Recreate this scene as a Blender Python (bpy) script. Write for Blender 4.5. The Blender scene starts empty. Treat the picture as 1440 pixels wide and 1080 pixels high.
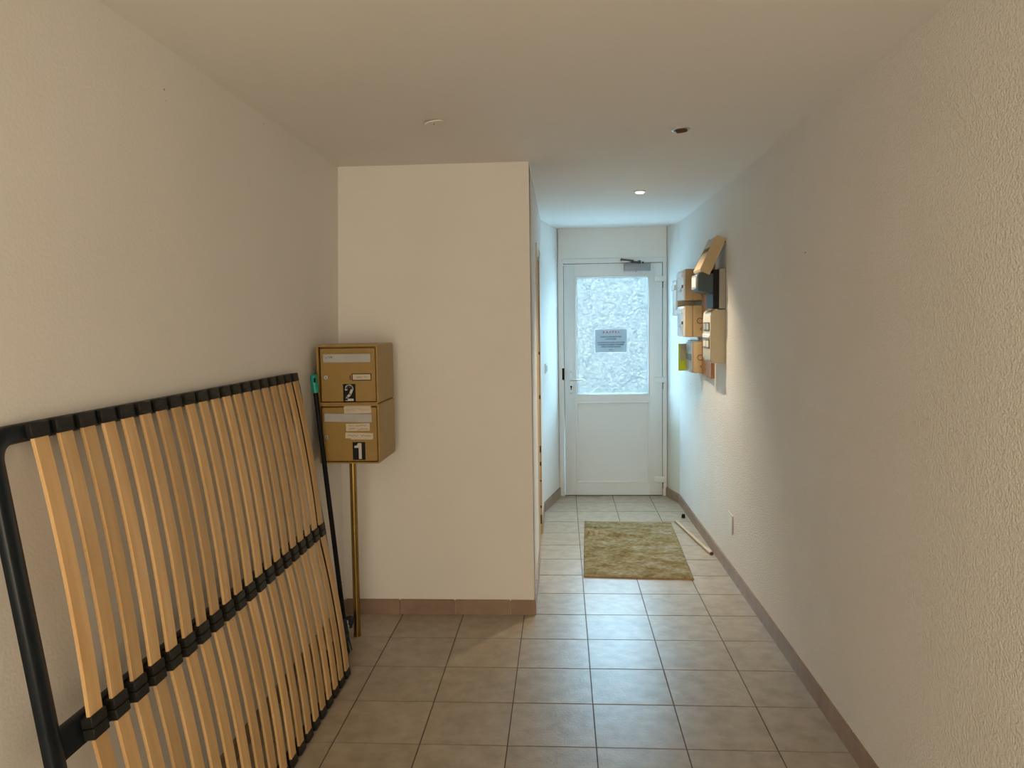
import bpy, bmesh, math, random
from mathutils import Matrix, Vector

random.seed(7)
SC = bpy.context.scene
COL = SC.collection

# ------------------------------------------------------------------ camera
cam_d = bpy.data.cameras.new('camera')
cam = bpy.data.objects.new('camera', cam_d)
COL.objects.link(cam)
cam_d.sensor_width = 36.0
cam_d.lens = 36.0 * 1098.0 / 1440.0
cam_d.clip_start = 0.02
RT = Vector((0.997867, 0.063543, -0.014964))
DN = Vector((-0.010004, -0.077670, -0.996929))
FW = Vector((-0.064510, 0.994952, -0.076869))
m3 = Matrix((RT, -DN, -FW)).transposed()
cam.matrix_world = Matrix.Translation((0, 0, 1.5793)) @ m3.to_4x4()
SC.camera = cam

# ------------------------------------------------------------------ world, exposure
W = bpy.data.worlds.new('world'); SC.world = W; W.use_nodes = True
bg = W.node_tree.nodes['Background']
SKY = (10.6, 18.2, 22.3)                 # open bluish daylight outside the entrance door
bg.inputs[0].default_value = (*SKY, 1); bg.inputs[1].default_value = 1.0
SC.view_settings.view_transform = 'Standard'
SC.view_settings.look = 'None'
SC.view_settings.gamma = 1.0
SC.view_settings.use_curve_mapping = False
SC.view_settings.exposure = 0.0
BACK_W, BACK_COLOR = 66.0, (1.0, 0.85, 0.64)    # daylight arriving from the unseen end of the room behind the camera
SPOT_W, SPOT_COLOR = 105.0, (1.0, 0.83, 0.58)    # the one working ceiling spotlight

bd = bpy.data.lights.new('window_back_offscreen', 'AREA'); bd.shape = 'RECTANGLE'; bd.size = 1.9; bd.size_y = 1.8
bd.energy = BACK_W; bd.color = BACK_COLOR
bo = bpy.data.objects.new('window_back_offscreen', bd); COL.objects.link(bo)
bo.location = (-0.08, -2.28, 1.30); bo.rotation_euler = (math.pi / 2, 0, 0)      # on the back wall, facing down the room

# ------------------------------------------------------------------ materials
def mat(name, color, rough=0.6, metal=0.0, spec=0.5, var=None, scale=20.0, bump=0.0, bscale=200.0,
        stretch=(1, 1, 1), emit=None, rnd=0.0, detail=4.0, bdist=0.004):
    """Principled material; var = second colour mixed by noise, bump = fine relief, rnd = per-object value change."""
    m = bpy.data.materials.new(name); m.use_nodes = True
    nt = m.node_tree; N = nt.nodes; L = nt.links
    b = N['Principled BSDF']
    b.inputs['Base Color'].default_value = (*color, 1)
    b.inputs['Roughness'].default_value = rough
    b.inputs['Metallic'].default_value = metal
    b.inputs['Specular IOR Level'].default_value = spec
    tc = N.new('ShaderNodeTexCoord'); mp = N.new('ShaderNodeMapping')
    L.new(tc.outputs['Object'], mp.inputs[0]); mp.inputs['Scale'].default_value = stretch
    out = None
    oi = None
    if rnd or var:
        oi = N.new('ShaderNodeObjectInfo')
        add = N.new('ShaderNodeVectorMath'); add.operation = 'ADD'
        sc = N.new('ShaderNodeVectorMath'); sc.operation = 'SCALE'
        comb = N.new('ShaderNodeCombineXYZ')
        for i in range(3): L.new(oi.outputs['Random'], comb.inputs[i])
        L.new(comb.outputs[0], sc.inputs[0]); sc.inputs['Scale'].default_value = 37.0
        L.new(mp.outputs[0], add.inputs[0]); L.new(sc.outputs[0], add.inputs[1])
        vec = add.outputs[0]
    else:
        vec = mp.outputs[0]
    if var:
        nz = N.new('ShaderNodeTexNoise'); nz.inputs['Scale'].default_value = scale; nz.inputs['Detail'].default_value = detail
        L.new(vec, nz.inputs['Vector'])
        rp = N.new('ShaderNodeValToRGB')
        rp.color_ramp.elements[0].position = 0.32; rp.color_ramp.elements[1].position = 0.68
        rp.color_ramp.elements[0].color = (*color, 1); rp.color_ramp.elements[1].color = (*var, 1)
        L.new(nz.outputs[0], rp.inputs[0]); out = rp.outputs[0]
    if rnd:
        hs = N.new('ShaderNodeHueSaturation')
        mr = N.new('ShaderNodeMapRange'); mr.inputs[3].default_value = 1 - rnd; mr.inputs[4].default_value = 1 + rnd
        L.new(oi.outputs['Random'], mr.inputs[0]); L.new(mr.outputs[0], hs.inputs['Value'])
        if out: L.new(out, hs.inputs['Color'])
        else: hs.inputs['Color'].default_value = (*color, 1)
        out = hs.outputs[0]
    if out: L.new(out, b.inputs['Base Color'])
    if bump:
        n2 = N.new('ShaderNodeTexNoise'); n2.inputs['Scale'].default_value = bscale; n2.inputs['Detail'].default_value = 3
        L.new(vec, n2.inputs['Vector'])
        bp = N.new('ShaderNodeBump'); bp.inputs['Strength'].default_value = bump; bp.inputs['Distance'].default_value = bdist
        L.new(n2.outputs[0], bp.inputs['Height']); L.new(bp.outputs[0], b.inputs['Normal'])
    if emit:
        b.inputs['Emission Color'].default_value = (*emit[0], 1); b.inputs['Emission Strength'].default_value = emit[1]
    return m

M = {}
M['wall'] = mat('wall_paint', (0.845, 0.82, 0.78), 0.75, var=(0.87, 0.845, 0.805), scale=2.5, bump=0.25, bscale=110)
M['wall_rough'] = mat('rough_plaster_paint', (0.845, 0.82, 0.785), 0.8, var=(0.87, 0.845, 0.81), scale=3, bump=1.0, bscale=130, bdist=0.007)
M['ceiling'] = mat('ceiling_paint', (0.86, 0.835, 0.80), 0.85, var=(0.88, 0.855, 0.82), scale=2.0, bump=0.1, bscale=120)
M['grout'] = mat('floor_grout', (0.085, 0.058, 0.040), 0.8, var=(0.125, 0.092, 0.068), scale=30)
M['tile'] = mat('floor_tile_glaze', (0.355, 0.295, 0.222), 0.29, var=(0.475, 0.41, 0.322), scale=15, bump=0.24, bscale=120, rnd=0.04, detail=13)
M['base_tile'] = mat('baseboard_tile_glaze', (0.29, 0.20, 0.14), 0.4, var=(0.35, 0.245, 0.18), scale=14, bump=0.05, rnd=0.07)
M['pvc'] = mat('white_pvc', (0.78, 0.80, 0.80), 0.3, var=(0.80, 0.82, 0.82), scale=3)
M['pvc_seal'] = mat('rubber_seal', (0.10, 0.11, 0.11), 0.6)
M['metal_grey'] = mat('grey_painted_metal', (0.30, 0.33, 0.35), 0.4, metal=0.3)
M['metal_dark'] = mat('dark_metal', (0.10, 0.095, 0.09), 0.4, metal=0.6)
M['steel'] = mat('brushed_steel', (0.55, 0.55, 0.53), 0.35, metal=0.9, var=(0.62, 0.62, 0.6), scale=40, stretch=(1, 1, 8))
M['black'] = mat('black_plastic', (0.006, 0.006, 0.008), 0.5, spec=0.2)
M['bed_frame'] = mat('navy_black_lacquer', (0.004, 0.008, 0.012), 0.28, spec=0.25, var=(0.007, 0.012, 0.017), scale=30)
M['holder'] = mat('charcoal_rubber', (0.014, 0.014, 0.012), 0.5, spec=0.3)
M['slat'] = mat('beech_slat', (0.58, 0.355, 0.150), 0.42, var=(0.70, 0.46, 0.215), scale=7, stretch=(6, 6, 0.55), rnd=0.17, bump=0.05, bscale=60, detail=7)
M['ochre'] = mat('ochre_painted_steel', (0.335, 0.205, 0.048), 0.42, var=(0.365, 0.225, 0.058), scale=18)
M['brass'] = mat('aged_brass', (0.42, 0.28, 0.09), 0.27, metal=0.95, var=(0.26, 0.17, 0.055), scale=14, stretch=(1, 1, 0.25))
M['paper'] = mat('yellowed_paper', (0.62, 0.55, 0.43), 0.8, var=(0.68, 0.61, 0.49), scale=25)
M['white_plate'] = mat('white_plate', (0.62, 0.61, 0.58), 0.5)
M['slot_grey'] = mat('grey_slot_plate', (0.43, 0.43, 0.43), 0.4, var=(0.48, 0.48, 0.47), scale=12)
M['ink'] = mat('ink', (0.03, 0.028, 0.03), 0.6)
M['teal'] = mat('teal_plastic', (0.0, 0.30, 0.235), 0.4)
M['navy'] = mat('navy_bristle', (0.012, 0.016, 0.03), 0.8, var=(0.03, 0.04, 0.06), scale=150)
M['tan'] = mat('tan_plastic', (0.52, 0.385, 0.215), 0.5, var=(0.56, 0.42, 0.24), scale=6)
M['cream'] = mat('cream_plastic', (0.54, 0.46, 0.31), 0.5, var=(0.58, 0.50, 0.35), scale=6)
M['white_front'] = mat('white_gloss_front', (0.90, 0.91, 0.92), 0.25)
M['grey_box'] = mat('grey_beige_plastic', (0.36, 0.33, 0.28), 0.5)
M['tealbox'] = mat('dark_teal_plastic', (0.035, 0.07, 0.085), 0.45)
M['redwood'] = mat('red_brown_plank', (0.22, 0.095, 0.03), 0.5, var=(0.33, 0.155, 0.055), scale=9, stretch=(10, 10, 0.6), detail=6)
M['lime'] = mat('lime_paper', (0.42, 0.50, 0.02), 0.6)
M['rawwood'] = mat('raw_wood_jamb', (0.52, 0.35, 0.18), 0.6, var=(0.60, 0.42, 0.23), scale=8, stretch=(8, 8, 0.6))
M['cream_paint'] = mat('cream_gloss_paint', (0.72, 0.63, 0.48), 0.4)
M['mortise'] = mat('dark_mortise', (0.10, 0.05, 0.025), 0.7)
M['dowel'] = mat('pale_dowel_wood', (0.55, 0.42, 0.29), 0.6, var=(0.65, 0.52, 0.38), scale=10, stretch=(1, 1, 0.3))
M['dowel_tip'] = mat('brown_dowel_tip', (0.13, 0.05, 0.03), 0.6)
M['red'] = mat('red_print', (0.60, 0.03, 0.08), 0.6)
M['print'] = mat('dark_print', (0.02, 0.04, 0.07), 0.6)
M['stain'] = None

def lamp_mat(name, color, strength):
    m = bpy.data.materials.new(name); m.use_nodes = True
    nt = m.node_tree; nt.nodes.clear()
    e = nt.nodes.new('ShaderNodeEmission'); o = nt.nodes.new('ShaderNodeOutputMaterial')
    e.inputs[0].default_value = (*color, 1); e.inputs[1].default_value = strength
    nt.links.new(e.outputs[0], o.inputs[0]); return m
M['lamp'] = lamp_mat('lit_lamp_lens', (1.0, 0.86, 0.60), 6.0)

def figured_glass():
    """figured glass: part of the daylight passes straight, part is scattered; a fine worm relief mottles it"""
    m = bpy.data.materials.new('figured_glass'); m.use_nodes = True
    nt = m.node_tree; N = nt.nodes; L = nt.links; N.clear()
    out = N.new('ShaderNodeOutputMaterial')
    tr = N.new('ShaderNodeBsdfTransparent'); tr.inputs[0].default_value = (0.95, 0.98, 1.0, 1)
    tl = N.new('ShaderNodeBsdfTranslucent')
    gl = N.new('ShaderNodeBsdfGlossy'); gl.inputs['Roughness'].default_value = 0.25
    tc = N.new('ShaderNodeTexCoord')
    mp = N.new('ShaderNodeMapping'); mp.inputs['Scale'].default_value = (1.0, 1.0, 1.6); mp.inputs['Rotation'].default_value = (0, 0.5, 0)
    L.new(tc.outputs['Object'], mp.inputs[0])
    nz = N.new('ShaderNodeTexNoise'); nz.inputs['Scale'].default_value = 46; nz.inputs['Detail'].default_value = 3; nz.inputs['Distortion'].default_value = 1.6
    L.new(mp.outputs[0], nz.inputs['Vector'])
    rp = N.new('ShaderNodeValToRGB'); e = rp.color_ramp.elements
    e[0].position = 0.36; e[0].color = (*GLASS_DIM, 1)
    e[1].position = 0.64; e[1].color = (*GLASS_LIT, 1)
    L.new(nz.outputs[0], rp.inputs[0]); L.new(rp.outputs[0], tl.inputs[0])
    r2 = N.new('ShaderNodeValToRGB'); r2.color_ramp.elements[0].position = 0.42; r2.color_ramp.elements[1].position = 0.58
    r2.color_ramp.elements[0].color = (0.62, 0.69, 0.76, 1); r2.color_ramp.elements[1].color = (1, 1, 1, 1)
    L.new(nz.outputs[0], r2.inputs[0]); L.new(r2.outputs[0], tr.inputs[0])
    bp = N.new('ShaderNodeBump'); bp.inputs['Strength'].default_value = 0.4; bp.inputs['Distance'].default_value = 0.003
    L.new(nz.outputs[0], bp.inputs['Height']); L.new(bp.outputs[0], gl.inputs['Normal'])
    m1 = N.new('ShaderNodeMixShader'); m1.inputs[0].default_value = 0.03
    L.new(tr.outputs[0], m1.inputs[1]); L.new(tl.outputs[0], m1.inputs[2])
    m2 = N.new('ShaderNodeMixShader'); m2.inputs[0].default_value = 0.04
    L.new(m1.outputs[0], m2.inputs[1]); L.new(gl.outputs[0], m2.inputs[2]); L.new(m2.outputs[0], out.inputs[0])
    return m
GLASS_DIM, GLASS_LIT = (0.06, 0.05, 0.05), (0.80, 0.58, 0.46)
M['figured'] = figured_glass()
def thin_paper(name, col, thru):
    m = bpy.data.materials.new(name); m.use_nodes = True
    nt = m.node_tree; N = nt.nodes; L = nt.links; N.clear()
    out = N.new('ShaderNodeOutputMaterial'); d = N.new('ShaderNodeBsdfDiffuse'); t = N.new('ShaderNodeBsdfTranslucent')
    d.inputs[0].default_value = (*col, 1); t.inputs[0].default_value = (*col, 1)
    mx = N.new('ShaderNodeMixShader'); mx.inputs[0].default_value = thru
    L.new(d.outputs[0], mx.inputs[1]); L.new(t.outputs[0], mx.inputs[2]); L.new(mx.outputs[0], out.inputs[0]); return m
M['sign'] = thin_paper('blue_grey_sign_paper', (0.56, 0.66, 0.72), 0.16)
M['render'] = mat('dark_screen_wall', (0.058, 0.051, 0.045), 0.9, var=(0.064, 0.057, 0.050), scale=1.5)  # added outside wall, kept very dark so the pane looks dim
M['bounce_pale'] = mat('pale_bounce_ground', (0.45, 0.46, 0.46), 0.9, var=(0.52, 0.53, 0.53), scale=3)  # added outside ground, pale so that it throws skylight indoors

def stained_wall():
    """white reveal with a yellow damp stain in its lower half"""
    m = mat('stained_reveal_paint', (0.80, 0.79, 0.76), 0.75)
    nt = m.node_tree; N = nt.nodes; L = nt.links; b = N['Principled BSDF']
    tc = N.new('ShaderNodeTexCoord'); sp = N.new('ShaderNodeSeparateXYZ'); L.new(tc.outputs['Object'], sp.inputs[0])
    nz = N.new('ShaderNodeTexNoise'); nz.inputs['Scale'].default_value = 6; L.new(tc.outputs['Object'], nz.inputs['Vector'])
    ad = N.new('ShaderNodeMath'); ad.operation = 'MULTIPLY_ADD'; L.new(nz.outputs[0], ad.inputs[0]); ad.inputs[1].default_value = 0.25
    L.new(sp.outputs[2], ad.inputs[2])
    mr = N.new('ShaderNodeMapRange'); mr.inputs[1].default_value = 0.72; mr.inputs[2].default_value = 0.95
    L.new(ad.outputs[0], mr.inputs[0])
    mx = N.new('ShaderNodeMix'); mx.data_type = 'RGBA'
    mx.inputs[6].default_value = (0.72, 0.70, 0.60, 1); mx.inputs[7].default_value = (0.85, 0.84, 0.81, 1)
    L.new(mr.outputs[0], mx.inputs[0]); L.new(mx.outputs[2], b.inputs['Base Color'])
    return m
M['stain'] = stained_wall()

def mat_carpet():
    m = mat('worn_mat_pile', (0.30, 0.26, 0.10), 0.95, spec=0.1)
    nt = m.node_tree; N = nt.nodes; L = nt.links; b = N['Principled BSDF']
    tc = N.new('ShaderNodeTexCoord')
    mp = N.new('ShaderNodeMapping'); mp.inputs['Scale'].default_value = (1.0, 1.7, 1.0); L.new(tc.outputs['Object'], mp.inputs[0])
    n1 = N.new('ShaderNodeTexNoise'); n1.inputs['Scale'].default_value = 5.5; n1.inputs['Detail'].default_value = 6; n1.inputs['Roughness'].default_value = 0.7
    L.new(mp.outputs[0], n1.inputs['Vector'])
    r1 = N.new('ShaderNodeValToRGB'); e = r1.color_ramp.elements
    e[0].position = 0.30; e[0].color = (0.19, 0.125, 0.07, 1)
    e[1].position = 0.70; e[1].color = (0.50, 0.49, 0.40, 1)
    a = r1.color_ramp.elements.new(0.45); a.color = (0.33, 0.27, 0.13, 1)
    c = r1.color_ramp.elements.new(0.58); c.color = (0.42, 0.38, 0.26, 1)
    L.new(n1.outputs[0], r1.inputs[0])
    n2 = N.new('ShaderNodeTexNoise'); n2.inputs['Scale'].default_value = 45; n2.inputs['Detail'].default_value = 4
    L.new(mp.outputs[0], n2.inputs['Vector'])
    r2 = N.new('ShaderNodeValToRGB'); r2.color_ramp.elements[0].position = 0.3; r2.color_ramp.elements[1].position = 0.7
    r2.color_ramp.elements[0].color = (0.55, 0.50, 0.46, 1); r2.color_ramp.elements[1].color = (1.0, 1.0, 1.0, 1)
    L.new(n2.outputs[0], r2.inputs[0])
    mx = N.new('ShaderNodeMix'); mx.data_type = 'RGBA'; mx.blend_type = 'MULTIPLY'; mx.inputs[0].default_value = 1.0
    L.new(r1.outputs[0], mx.inputs[6]); L.new(r2.outputs[0], mx.inputs[7])
    L.new(mx.outputs[2], b.inputs['Base Color'])
    bp = N.new('ShaderNodeBump'); bp.inputs['Strength'].default_value = 0.8; bp.inputs['Distance'].default_value = 0.006
    n3 = N.new('ShaderNodeTexNoise'); n3.inputs['Scale'].default_value = 260; L.new(tc.outputs['Object'], n3.inputs['Vector'])
    L.new(n3.outputs[0], bp.inputs['Height']); L.new(bp.outputs[0], b.inputs['Normal'])
    return m
M['carpet'] = mat_carpet()
M['carpet_edge'] = mat('mat_binding', (0.26, 0.14, 0.07), 0.9, var=(0.36, 0.24, 0.13), scale=60)

# ------------------------------------------------------------------ helpers
def bx(bm, x0, x1, y0, y1, z0, z1, bev=0.0, seg=1):
    r = bmesh.ops.create_cube(bm, size=1.0)
    vs = r['verts']
    for v in vs:
        v.co = Vector(((x0 + x1) / 2 + v.co.x * (x1 - x0), (y0 + y1) / 2 + v.co.y * (y1 - y0), (z0 + z1) / 2 + v.co.z * (z1 - z0)))
    if bev:
        es = set()
        for v in vs: es.update(v.link_edges)
        bmesh.ops.bevel(bm, geom=list(es), offset=bev, segments=seg, affect='EDGES', profile=0.5)
    return vs

def cyl(bm, p0, p1, r0, r1=None, n=20, caps=True):
    p0 = Vector(p0); p1 = Vector(p1); d = p1 - p0
    r1 = r0 if r1 is None else r1
    r = bmesh.ops.create_cone(bm, cap_ends=caps, segments=n, radius1=r0, radius2=r1, depth=d.length)
    q = Vector((0, 0, 1)).rotation_difference(d.normalized()).to_matrix().to_4x4()
    bmesh.ops.transform(bm, matrix=Matrix.Translation((p0 + p1) / 2) @ q, verts=r['verts'])
    return r['verts']

def prism(bm, pts, axis, a, b):
    """extrude a closed 2-D outline along an axis: 'z' pts=(x,y), 'y' pts=(x,z), 'x' pts=(y,z)"""
    def P(p, t):
        return {'z': (p[0], p[1], t), 'y': (p[0], t, p[1]), 'x': (t, p[0], p[1])}[axis]
    lo = [bm.verts.new(P(p, a)) for p in pts]; hi = [bm.verts.new(P(p, b)) for p in pts]
    n = len(pts)
    for i in range(n): bm.faces.new((lo[i], lo[(i + 1) % n], hi[(i + 1) % n], hi[i]))
    bm.faces.new(lo[::-1]); bm.faces.new(hi)

def ring(bm, c, ri, ro, z0, z1, n=28):
    """flat annulus with thickness, axis z"""
    L = []
    for i in range(n):
        t = 2 * math.pi * i / n; cs, sn = math.cos(t), math.sin(t)
        L.append([bm.verts.new((c[0] + r * cs, c[1] + r * sn, z)) for r, z in ((ro, z1), (ro, z0), (ri, z0), (ri, z1))])
    for i in range(n):
        a, b = L[i], L[(i + 1) % n]
        for k in range(4): bm.faces.new((a[k], a[(k + 1) % 4], b[(k + 1) % 4], b[k]))

def torus(bm, c, R, r, axis='y', n=20, k=6):
    L = []
    for i in range(n):
        t = 2 * math.pi * i / n; row = []
        for j in range(k):
            f = 2 * math.pi * j / k
            a = (R + r * math.cos(f)) * math.cos(t); b = (R + r * math.cos(f)) * math.sin(t); h = r * math.sin(f)
            p = {'y': (a, h, b), 'x': (h, a, b), 'z': (a, b, h)}[axis]
            row.append(bm.verts.new(Vector(c) + Vector(p)))
        L.append(row)
    for i in range(n):
        for j in range(k):
            bm.faces.new((L[i][j], L[(i + 1) % n][j], L[(i + 1) % n][(j + 1) % k], L[i][(j + 1) % k]))

def finish(bm, name, smooth=None):
    bmesh.ops.recalc_face_normals(bm, faces=bm.faces[:])
    me = bpy.data.meshes.new(name); bm.to_mesh(me); bm.free()
    if smooth is not None:
        for p in me.polygons: p.use_smooth = True
        me.set_sharp_from_angle(angle=math.radians(smooth))
    return me

def obj(name, bm, m, parent=None, smooth=None, loc=None):
    me = bm if isinstance(bm, bpy.types.Mesh) else finish(bm, name, smooth)
    o = bpy.data.objects.new(name, me); COL.objects.link(o)
    if m is not None:
        if not me.materials: me.materials.append(M[m])
    if parent is not None: o.parent = parent
    if loc is not None: o.location = loc
    return o

def B(): return bmesh.new()

def box(name, m, parent, x0, x1, y0, y1, z0, z1, bev=0.0, seg=1):
    b = B(); bx(b, x0, x1, y0, y1, z0, z1, bev, seg); return obj(name, b, m, parent, 40 if bev else None)

def tag(o, label, cat=None, group=None, kind=None):
    o['label'] = label
    if cat: o['category'] = cat
    if group: o['group'] = group
    if kind: o['kind'] = kind
    return o

def thing(name, label, cat, loc=(0, 0, 0), group=None, kind=None):
    o = bpy.data.objects.new(name, None); COL.objects.link(o); o.location = loc
    o.empty_display_size = 0.1
    return tag(o, label, cat, group, kind)

def text_mesh(s, size, extrude=0.0004, bold=0.025):
    cu = bpy.data.curves.new('txt', 'FONT'); cu.body = s; cu.size = size; cu.align_x = 'CENTER'; cu.align_y = 'CENTER'
    cu.extrude = extrude; cu.offset = bold * size; cu.resolution_u = 3
    t = bpy.data.objects.new('txt', cu); COL.objects.link(t)
    bpy.context.view_layer.update()
    dg = bpy.context.evaluated_depsgraph_get()
    me = bpy.data.meshes.new_from_object(t.evaluated_get(dg))
    bpy.data.objects.remove(t); bpy.data.curves.remove(cu)
    me.materials.clear()
    return me

def text_on(name, s, size, m, parent, loc, wide=1.0, width=None):
    """upright lettering read from -y"""
    me = text_mesh(s, size)
    xs = [v.co.x for v in me.vertices]
    if width: wide = width / (max(xs) - min(xs))
    mt = Matrix.Rotation(math.pi / 2, 4, 'X') @ Matrix.Diagonal((wide, 1, 1, 1))
    me.transform(mt)
    return obj(name, me, m, parent, loc=loc)

def scribble(name, m, parent, x0, x1, z, y, h, words, thick=0.0008, seed=1):
    """handwriting: joined pen strokes as a thin ribbon read from -y"""
    rr = random.Random(seed); b = B()
    n = sum(words) + len(words) - 1; step = (x1 - x0) / max(1, n); x = x0
    for w in words:
        pts = []
        for i in range(w):
            k = rr.choice((2, 3))
            for j in range(k):
                pts.append((x + step * (i + (j + rr.uniform(0.0, 0.5)) / k), z + h * rr.uniform(-0.5, 0.5)))
        for (ax, az), (cx_, cz) in zip(pts[:-1], pts[1:]):
            d = Vector((cx_ - ax, cz - az)); 
            if d.length < 1e-5: continue
            nn = Vector((-d.y, d.x)).normalized() * thick
            prism(b, [(ax + nn.x, az + nn.y), (ax - nn.x, az - nn.y), (cx_ - nn.x, cz - nn.y), (cx_ + nn.x, cz + nn.y)], 'y', y, y - 0.0004)
        x += step * (w + 1)
    return obj(name, b, m, parent)

# ------------------------------------------------------------------ room shell
T = 0.333; X0 = -0.661 * T; Y0 = 8.442 * T         # floor tile grid: joints at X0+i*T, Y0+k*T
ZC = 2.42; YB = -2.3; YE = 7.10
LW = lambda z: -1.212 + (0.008 * z / 1.4 if z < 1.4 else 0.008 + 0.030 * (z - 1.4) / 1.02)

floor = box('floor', 'grout', None, -1.32, 1.16, YB - 0.1, YE + 0.12, -0.10, -0.0025)
tag(floor, 'beige square ceramic tile floor with dark joints', 'floor', kind='structure')
RW = [(YB, 1.046), (2.4, 1.043), (3.2, 1.041), (4.1, 1.037), (5.1, 1.028), (6.77, 1.007), (YE, 0.935)]
def rw(y):
    for (a, xa), (b, xb) in zip(RW[:-1], RW[1:]):
        if a <= y <= b: return xa + (xb - xa) * (y - a) / (b - a)
    return RW[-1][1]
def lw(y):                                             # left limit of the floor
    if y < 4.138: return -1.212
    if y < 5.09 or 5.79 <= y < 6.45: return -0.165
    if y < 5.79: return -0.25
    return -0.165 + 0.135 * (y - 6.45) / 0.65
def tile_mesh(w, d):
    b = B(); h = 0.0
    bx(b, 0, w, 0, d, -0.012, h)
    top = [e for e in b.edges if all(v.co.z > -0.001 for v in e.verts)]
    bmesh.ops.bevel(b, geom=top, offset=0.0016, segments=2, affect='EDGES')
    return finish(b, 'tile', 35)
J = 0.0044
full_tile = tile_mesh(T - J, T - J); full_tile.materials.append(M['tile'])
for k in range(-14, 13):
    y0, y1 = Y0 + k * T + J / 2, Y0 + (k + 1) * T - J / 2
    if y0 < YB: y0 = YB
    y1 = min(y1, YE + 0.02)
    for i in range(-4, 5):
        x0, x1 = X0 + i * T + J / 2, X0 + (i + 1) * T - J / 2
        ym = (y0 + y1) / 2
        xl = min(lw(y0), lw(ym), lw(y1)) - 0.004; xr = max(rw(y0), rw(y1)) + 0.004
        a, c = max(x0, xl), min(x1, xr)
        if c - a < 0.01: continue
        whole = abs(c - a - (T - J)) < 1e-4 and abs(y1 - y0 - (T - J)) < 1e-4
        obj('tile', full_tile if whole else tile_mesh(c - a, y1 - y0), 'tile', floor,
            loc=(a, y0, random.uniform(-0.0006, 0.0004)))

b = B(); bx(b, -1.4, 1.3, YB - 0.15, YE + 0.15, ZC, ZC + 0.1)
ceiling = tag(obj('ceiling', b, 'ceiling'), 'smooth off-white ceiling with recessed spotlights', 'ceiling', kind='structure')

# left wall: slightly leaning plaster
b = B(); zs = [-0.05, 0.7, 1.4, 1.9, ZC + 0.02]
prof = [(LW(max(0, z)), z) for z in zs] + [(-1.36, ZC + 0.02), (-1.36, -0.05)]
prism(b, prof, 'y', YB - 0.1, 4.20)
wall_left = tag(obj('wall_left', b, 'wall'), 'long off-white plastered wall behind the slatted bed base', 'wall', kind='structure')
for y, z, r in ((2.322, 2.292, 0.007), (2.33, 2.262, 0.003), (2.228, 1.866, 0.003), (3.107, 2.388, 0.006), (4.06, 2.173, 0.004)):
    b = B(); x = LW(z); cyl(b, (x - 0.004, y, z), (x + 0.0008, y, z), r * 0.65, r * 0.45, 9); obj('plaster_chip', b, 'grey_box', wall_left)

b = B(); prism(b, [(x, y) for y, x in RW] + [(1.25, YE), (1.25, YB)], 'z', -0.05, ZC + 0.02)
wall_right = tag(obj('wall_right', b, 'wall_rough'), 'long off-white rough plaster wall carrying a cluster of mailboxes', 'wall', kind='structure')
b = B()   # damp-stained skin of the splayed reveal beside the door hinges
prism(b, [(1.0065, 6.772), (0.9345, YE), (0.95, YE), (1.02, 6.772)], 'z', 0.0, ZC)
obj('reveal', b, 'stain', wall_right)
for y, z in ((3.437, 1.864), (6.246, 1.084)):
    b = B(); x = rw(y); cyl(b, (x + 0.004, y, z), (x - 0.0015, y, z), 0.004, 0.003, 9); obj('nail', b, 'metal_dark', wall_right)

# partition block: alcove face, corridor side with a doorway, splayed reveal
b = B()
bx(b, -1.30, -0.165, 4.138, 4.26, -0.05, ZC + 0.02)
bx(b, -0.30, -0.165, 4.20, 5.09, -0.05, ZC + 0.02)
bx(b, -0.30, -0.165, 5.09, 5.79, 2.075, ZC + 0.02)
prism(b, [(-0.165, 5.79), (-0.165, 6.45), (-0.03, YE), (-0.30, YE), (-0.30, 5.79)], 'z', -0.05, ZC + 0.02)
wall_part = tag(obj('wall_partition', b, 'wall'), 'off-white boxed-out wall with a doorway in its corridor side', 'wall', kind='structure')

b = B()
bx(b, -0.32, -0.028, YE, YE + 0.12, -0.05, ZC + 0.02)
bx(b, 0.934, 1.25, YE, YE + 0.12, -0.05, ZC + 0.02)
bx(b, -0.028, 0.934, YE - 0.03, YE + 0.12, 2.152, ZC + 0.02)
tag(obj('wall_end', b, 'wall'), 'white lintel wall above the entrance door', 'wall', kind='structure')

b = B(); bx(b, -1.36, 1.25, YB - 0.15, YB, -0.05, ZC + 0.02)
tag(obj('wall_back', b, 'wall'), 'off-white wall facing the corridor from the far end', 'wall', kind='structure')
# added outside the door: pale ground bounces skylight, dark wall dims the pane
box('bounce_ground', 'bounce_pale', None, -9, 10, YE + 0.125, 16.0, -0.12, -0.02)
tag(bpy.data.objects['bounce_ground'], 'pale ground added outside the entrance door to bounce skylight in', 'bounce_ground', kind='structure')
b = B(); bx(b, -9, 10, 13.0, 13.25, -0.12, 2.45); bx(b, -9, 10, 12.96, 13.29, 2.45, 2.52)
tag(obj('wall_screen', b, 'render'), 'dark wall added outside to screen the bright sky behind the pane', 'wall', kind='structure')

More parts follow.
